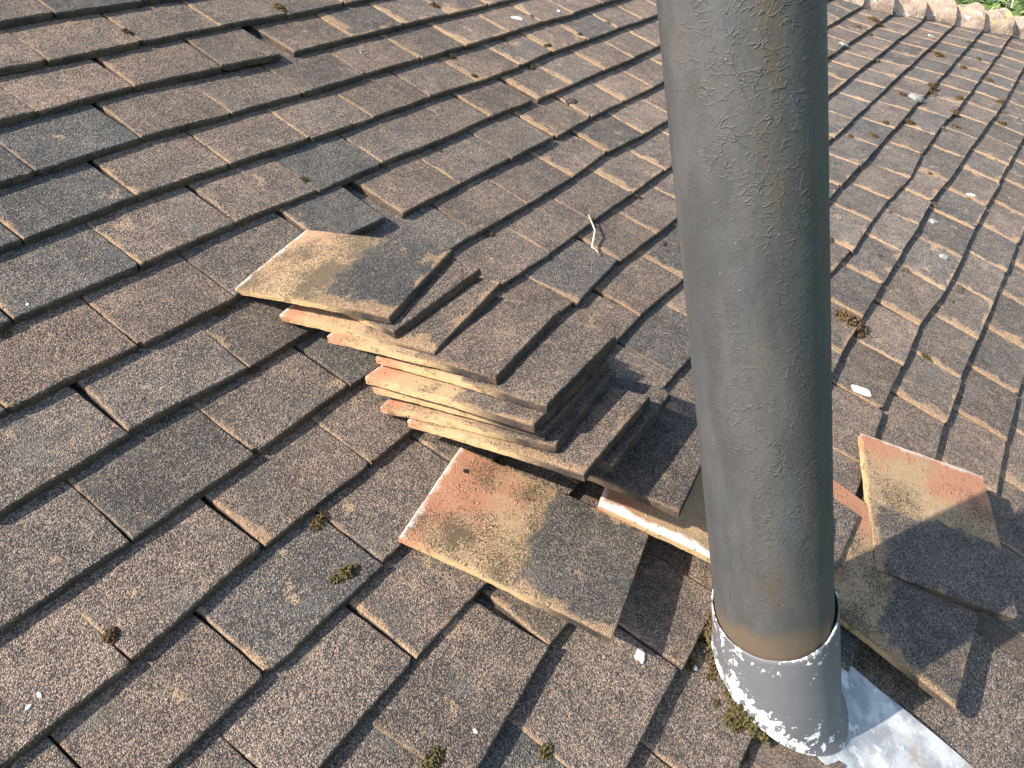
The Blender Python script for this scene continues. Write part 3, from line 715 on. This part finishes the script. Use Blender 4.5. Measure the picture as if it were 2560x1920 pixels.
for k in range(46):                                # dark moss strips lodged in the joints of the far tiles
    r_ = rm.randrange(7, 15); c_ = rm.randrange(5, 17) + (r_ % 2) * .5; ja, jb = joint(c_, r_); u_ = rm.random() ** 1.5
    if topix(Vector((ja, jb, hs(ja, jb))))[0] > 2085: place_moss(300 + k, ja - (joint(c_, r_)[0] - ja) * u_, jb + .095 * u_, rm.uniform(.5, 1.1), rm.choice((0, 0, 2)))
for k in range(44):                                # moss line where the right hand tiles meet the lead
    place_moss(200 + k, .127 + rm.gauss(0, .003), -1.60 - .0062 * k + rm.gauss(0, .003), rm.uniform(.16, .42), rm.choice((1, 1, 0)))
for k in range(16):                                # crumbly moss caught left of the sleeve
    t_ = rm.random(); place_moss(230 + k, -.012 + .055 * t_ + rm.gauss(0, .010), -1.50 + .085 * t_ + rm.gauss(0, .008), rm.uniform(.45, 1.1), rm.choice((1, 0, 2)))
for k in range(8):                                 # tufts on the tile below the sleeve
    place_moss(250 + k, -.035 + rm.gauss(0, .018), -1.495 + rm.gauss(0, .012), rm.uniform(.4, .9), rm.choice((1, 0)))
def blob_mesh(name, seed, R, el=1.5, th=.0012):
    rng = random.Random(seed); bm = bmesh.new(); n = 28; off = Vector((seed, 0, 0))
    rings = []
    for k, z in ((1.0, 0), (.93, th * .7), (.6, th), (.25, th * 1.05)):
        row = []
        for i in range(n):
            t = 2 * math.pi * i / n; r = R * k * (1 + .38 * mnoise.noise(Vector((math.cos(t) * 1.4, math.sin(t) * 1.4, 0)) + off) + .16 * mnoise.noise(Vector((math.cos(t) * 4, math.sin(t) * 4, 2)) + off))
            row.append(bm.verts.new((math.cos(t) * r * el, math.sin(t) * r, z + (th * .3 * mnoise.noise(Vector((t * 3, k * 5, 0)) + off) if k < 1 else 0))))
        rings.append(row)
    for a, b in zip(rings[:-1], rings[1:]):
        for i in range(n): bm.faces.new((a[i], a[(i + 1) % n], b[(i + 1) % n], b[i]))
    bm.faces.new(rings[-1])
    return from_bm(name, bm)
dl = ['white bird splash on a far tile near the photo top, the biggest there', 'small white bird splash right of the bigger splash near the top', 'white oval bird dropping on a tile right of the pipe', 'small white mark on a tile at the far right', 'lumpy white dropping under the loose tile, left of the sleeve', 'tiny white dropping among moss left of the sleeve', 'white fleck on a tile at the left edge near the bottom, lower of two', 'white fleck at lower left, upper of two', 'round white spot on a grey tile at the left edge', 'small white speck on the big tile at bottom centre']
dR = [.0085, .005, .0115, .007, .0066, .0032, .0019, .0017, .002, .0021]
dm = [(-1.0, 2.0), (.3, 1.3), (-1.25, 1.9), (-1.2, 2.0), (.4, 1.25), (.8, 1.3), (.2, 1.6), (1.4, 1.9), (0, 1.0), (1.2, 1.3)]
for i, (a, b) in enumerate(DROPS):
    h = surf(a, b); e = .004
    nx = (surf(a + e, b) - surf(a - e, b)) / (2 * e); ny = (surf(a, b + e) - surf(a, b - e)) / (2 * e)
    nn = Vector((-max(-.3, min(.3, nx)), -max(-.3, min(.3, ny)), 1)).normalized()
    me = blob_mesh('bird_dropping', i + 1, dR[i], dm[i][1], .0026 if i in (4, 5) else .0012); me.materials.append(MT_DROP)
    o = link('bird_dropping', me, None, None, Matrix.Translation((a, b, h + .0002)) @ nn.to_track_quat('Z', 'Y').to_matrix().to_4x4() @ Matrix.Rotation(dm[i][0], 4, 'Z'))
    tag(o, dl[i], 'bird dropping', 'bird droppings on the tiles')
pls = [('pale grey lichen cushion lying across a course joint at upper right', .016), ('pale crusty lichen on a tile edge at far right, upper of two', .0085), ('pale crusty lichen on a tile edge at far right, lower of two', .008), ('small pale lichen disc on a tile close behind the pipe, near the hip', .011), ('small pale lichen near the hip tiles at upper right', .012)]
for i, (a, b) in enumerate(PALE):
    me = blob_mesh('lichen_cushion', 40 + i, pls[i][1], 1.7, .006 if i else .010); me.materials.append(MT_LICHEN)
    tag(link('lichen_cushion', me, None, None, Matrix.Translation((a, b, surf(a, b) - .0005)) @ Matrix.Rotation(-.9, 4, 'Z')), pls[i][0], 'lichen', 'pale lichens on the far tiles')
def sweep(name, pts, rads, n=8):
    bm = bmesh.new(); rows = []
    for i, p in enumerate(pts):
        d = (Vector(pts[min(i + 1, len(pts) - 1)]) - Vector(pts[max(i - 1, 0)])).normalized()
        x = d.orthogonal().normalized(); y = d.cross(x)
        rows.append([bm.verts.new(Vector(p) + (x * math.cos(2 * math.pi * k / n) + y * math.sin(2 * math.pi * k / n)) * rads[i]) for k in range(n)])
    for a, b in zip(rows[:-1], rows[1:]):
        for k in range(n): bm.faces.new((a[k], a[(k + 1) % n], b[(k + 1) % n], b[k]))
    bm.faces.new(rows[0]); bm.faces.new(list(reversed(rows[-1])))
    bmesh.ops.recalc_face_normals(bm, faces=bm.faces)
    return from_bm(name, bm)
tp = [Vector((a, b, max(surf(a, b), hs(a, b)) + .003 + .004 * (i % 2))) for i, (a, b) in enumerate(TWIG)]
tag(link('twig', sweep('twig', tp, [.0012, .0019, .002, .0014, .001]), MT_TWIG, None, Matrix.Identity(4)), 'pale crooked dry twig lying across tiles left of the pipe', 'twig')
ra, rb = RING[0]; rh = surf(ra, rb)
rp = [Vector((ra + math.cos(t) * .011 + .004, rb - .006 + math.sin(t) * .0065, rh + .002)) for t in [.5 + .58 * k for k in range(10)]]
tag(link('grass_curl', sweep('grass_curl', rp, [.0008] * 10, 6), MT_TWIG, None, Matrix.Identity(4)), 'pale curled grass stalk forming a small ring on an upper tile', 'grass stalk')

# ---------------------------------------------------------------- shrub beyond the hip
rt = random.Random(9)
cw = ROOF @ (CAMP + Vector((.9865, .0262, -.1615)) * 7.0); cw.z -= .5; cw -= (ROOF.to_3x3() @ CX) * .45
ROOFI = ROOF.inverted()
tree = bpy.data.objects.new('garden_tree', None); COL.objects.link(tree); tree.location = (cw.x, cw.y, 0)
tag(tree, 'leafy green tree with bare pale twigs beyond the hip at top right', 'tree')
def wlink(name, me, mat): 
    me.materials.append(mat); o = bpy.data.objects.new(name, me); COL.objects.link(o); o.parent = tree; return o
H = cw.z
wlink('trunk', sweep('trunk', [(0, 0, 0), (.05, .03, H * .35), (-.04, .05, H * .6), (.02, 0, H)], [.13, .10, .075, .04], 12), MT_BARK)
bm = bmesh.new()
cl = []
for _ in range(46):
    v = Vector((rt.gauss(0, 1), rt.gauss(0, 1), rt.gauss(0, 1))).normalized() * rt.random() ** .4
    cl.append(Vector((v.x * 1.15, v.y * 1.15, H - .15 + v.z * .95)))
for c in cl:
    for _ in range(230):
        p = c + Vector((rt.gauss(0, .17), rt.gauss(0, .17), rt.gauss(0, .15))); s = rt.uniform(.022, .05)
        d = Vector((rt.gauss(0, 1), rt.gauss(0, 1), rt.gauss(0, .6))).normalized(); e = d.orthogonal().normalized(); e = (e * math.cos(k := rt.uniform(0, 6)) + d.cross(e) * math.sin(k))
        bm.faces.new([bm.verts.new(p + q) for q in (d * -s, e * s * .45, d * s * 1.1, e * -s * .45)])
wlink('crown', from_bm('crown', bm, False), MT_LEAF)
for i in range(26):
    c = cl[rt.randrange(len(cl))]; st = Vector((0, 0, H * .62)) + Vector((rt.gauss(0, .05), rt.gauss(0, .05), rt.uniform(0, .3)))
    v = c - st; L = rt.uniform(1.05, 1.6); sag = Vector((rt.gauss(0, .15), rt.gauss(0, .15), rt.uniform(.05, .4)))
    pts = [st + v * L * t + sag * math.sin(t * 2.6) for t in (0, .25, .5, .75, 1.0)]
    wlink('branch', sweep('branch', pts, [.018, .013, .009, .006, .003], 6), MT_TWIG if i % 2 else MT_BARK)
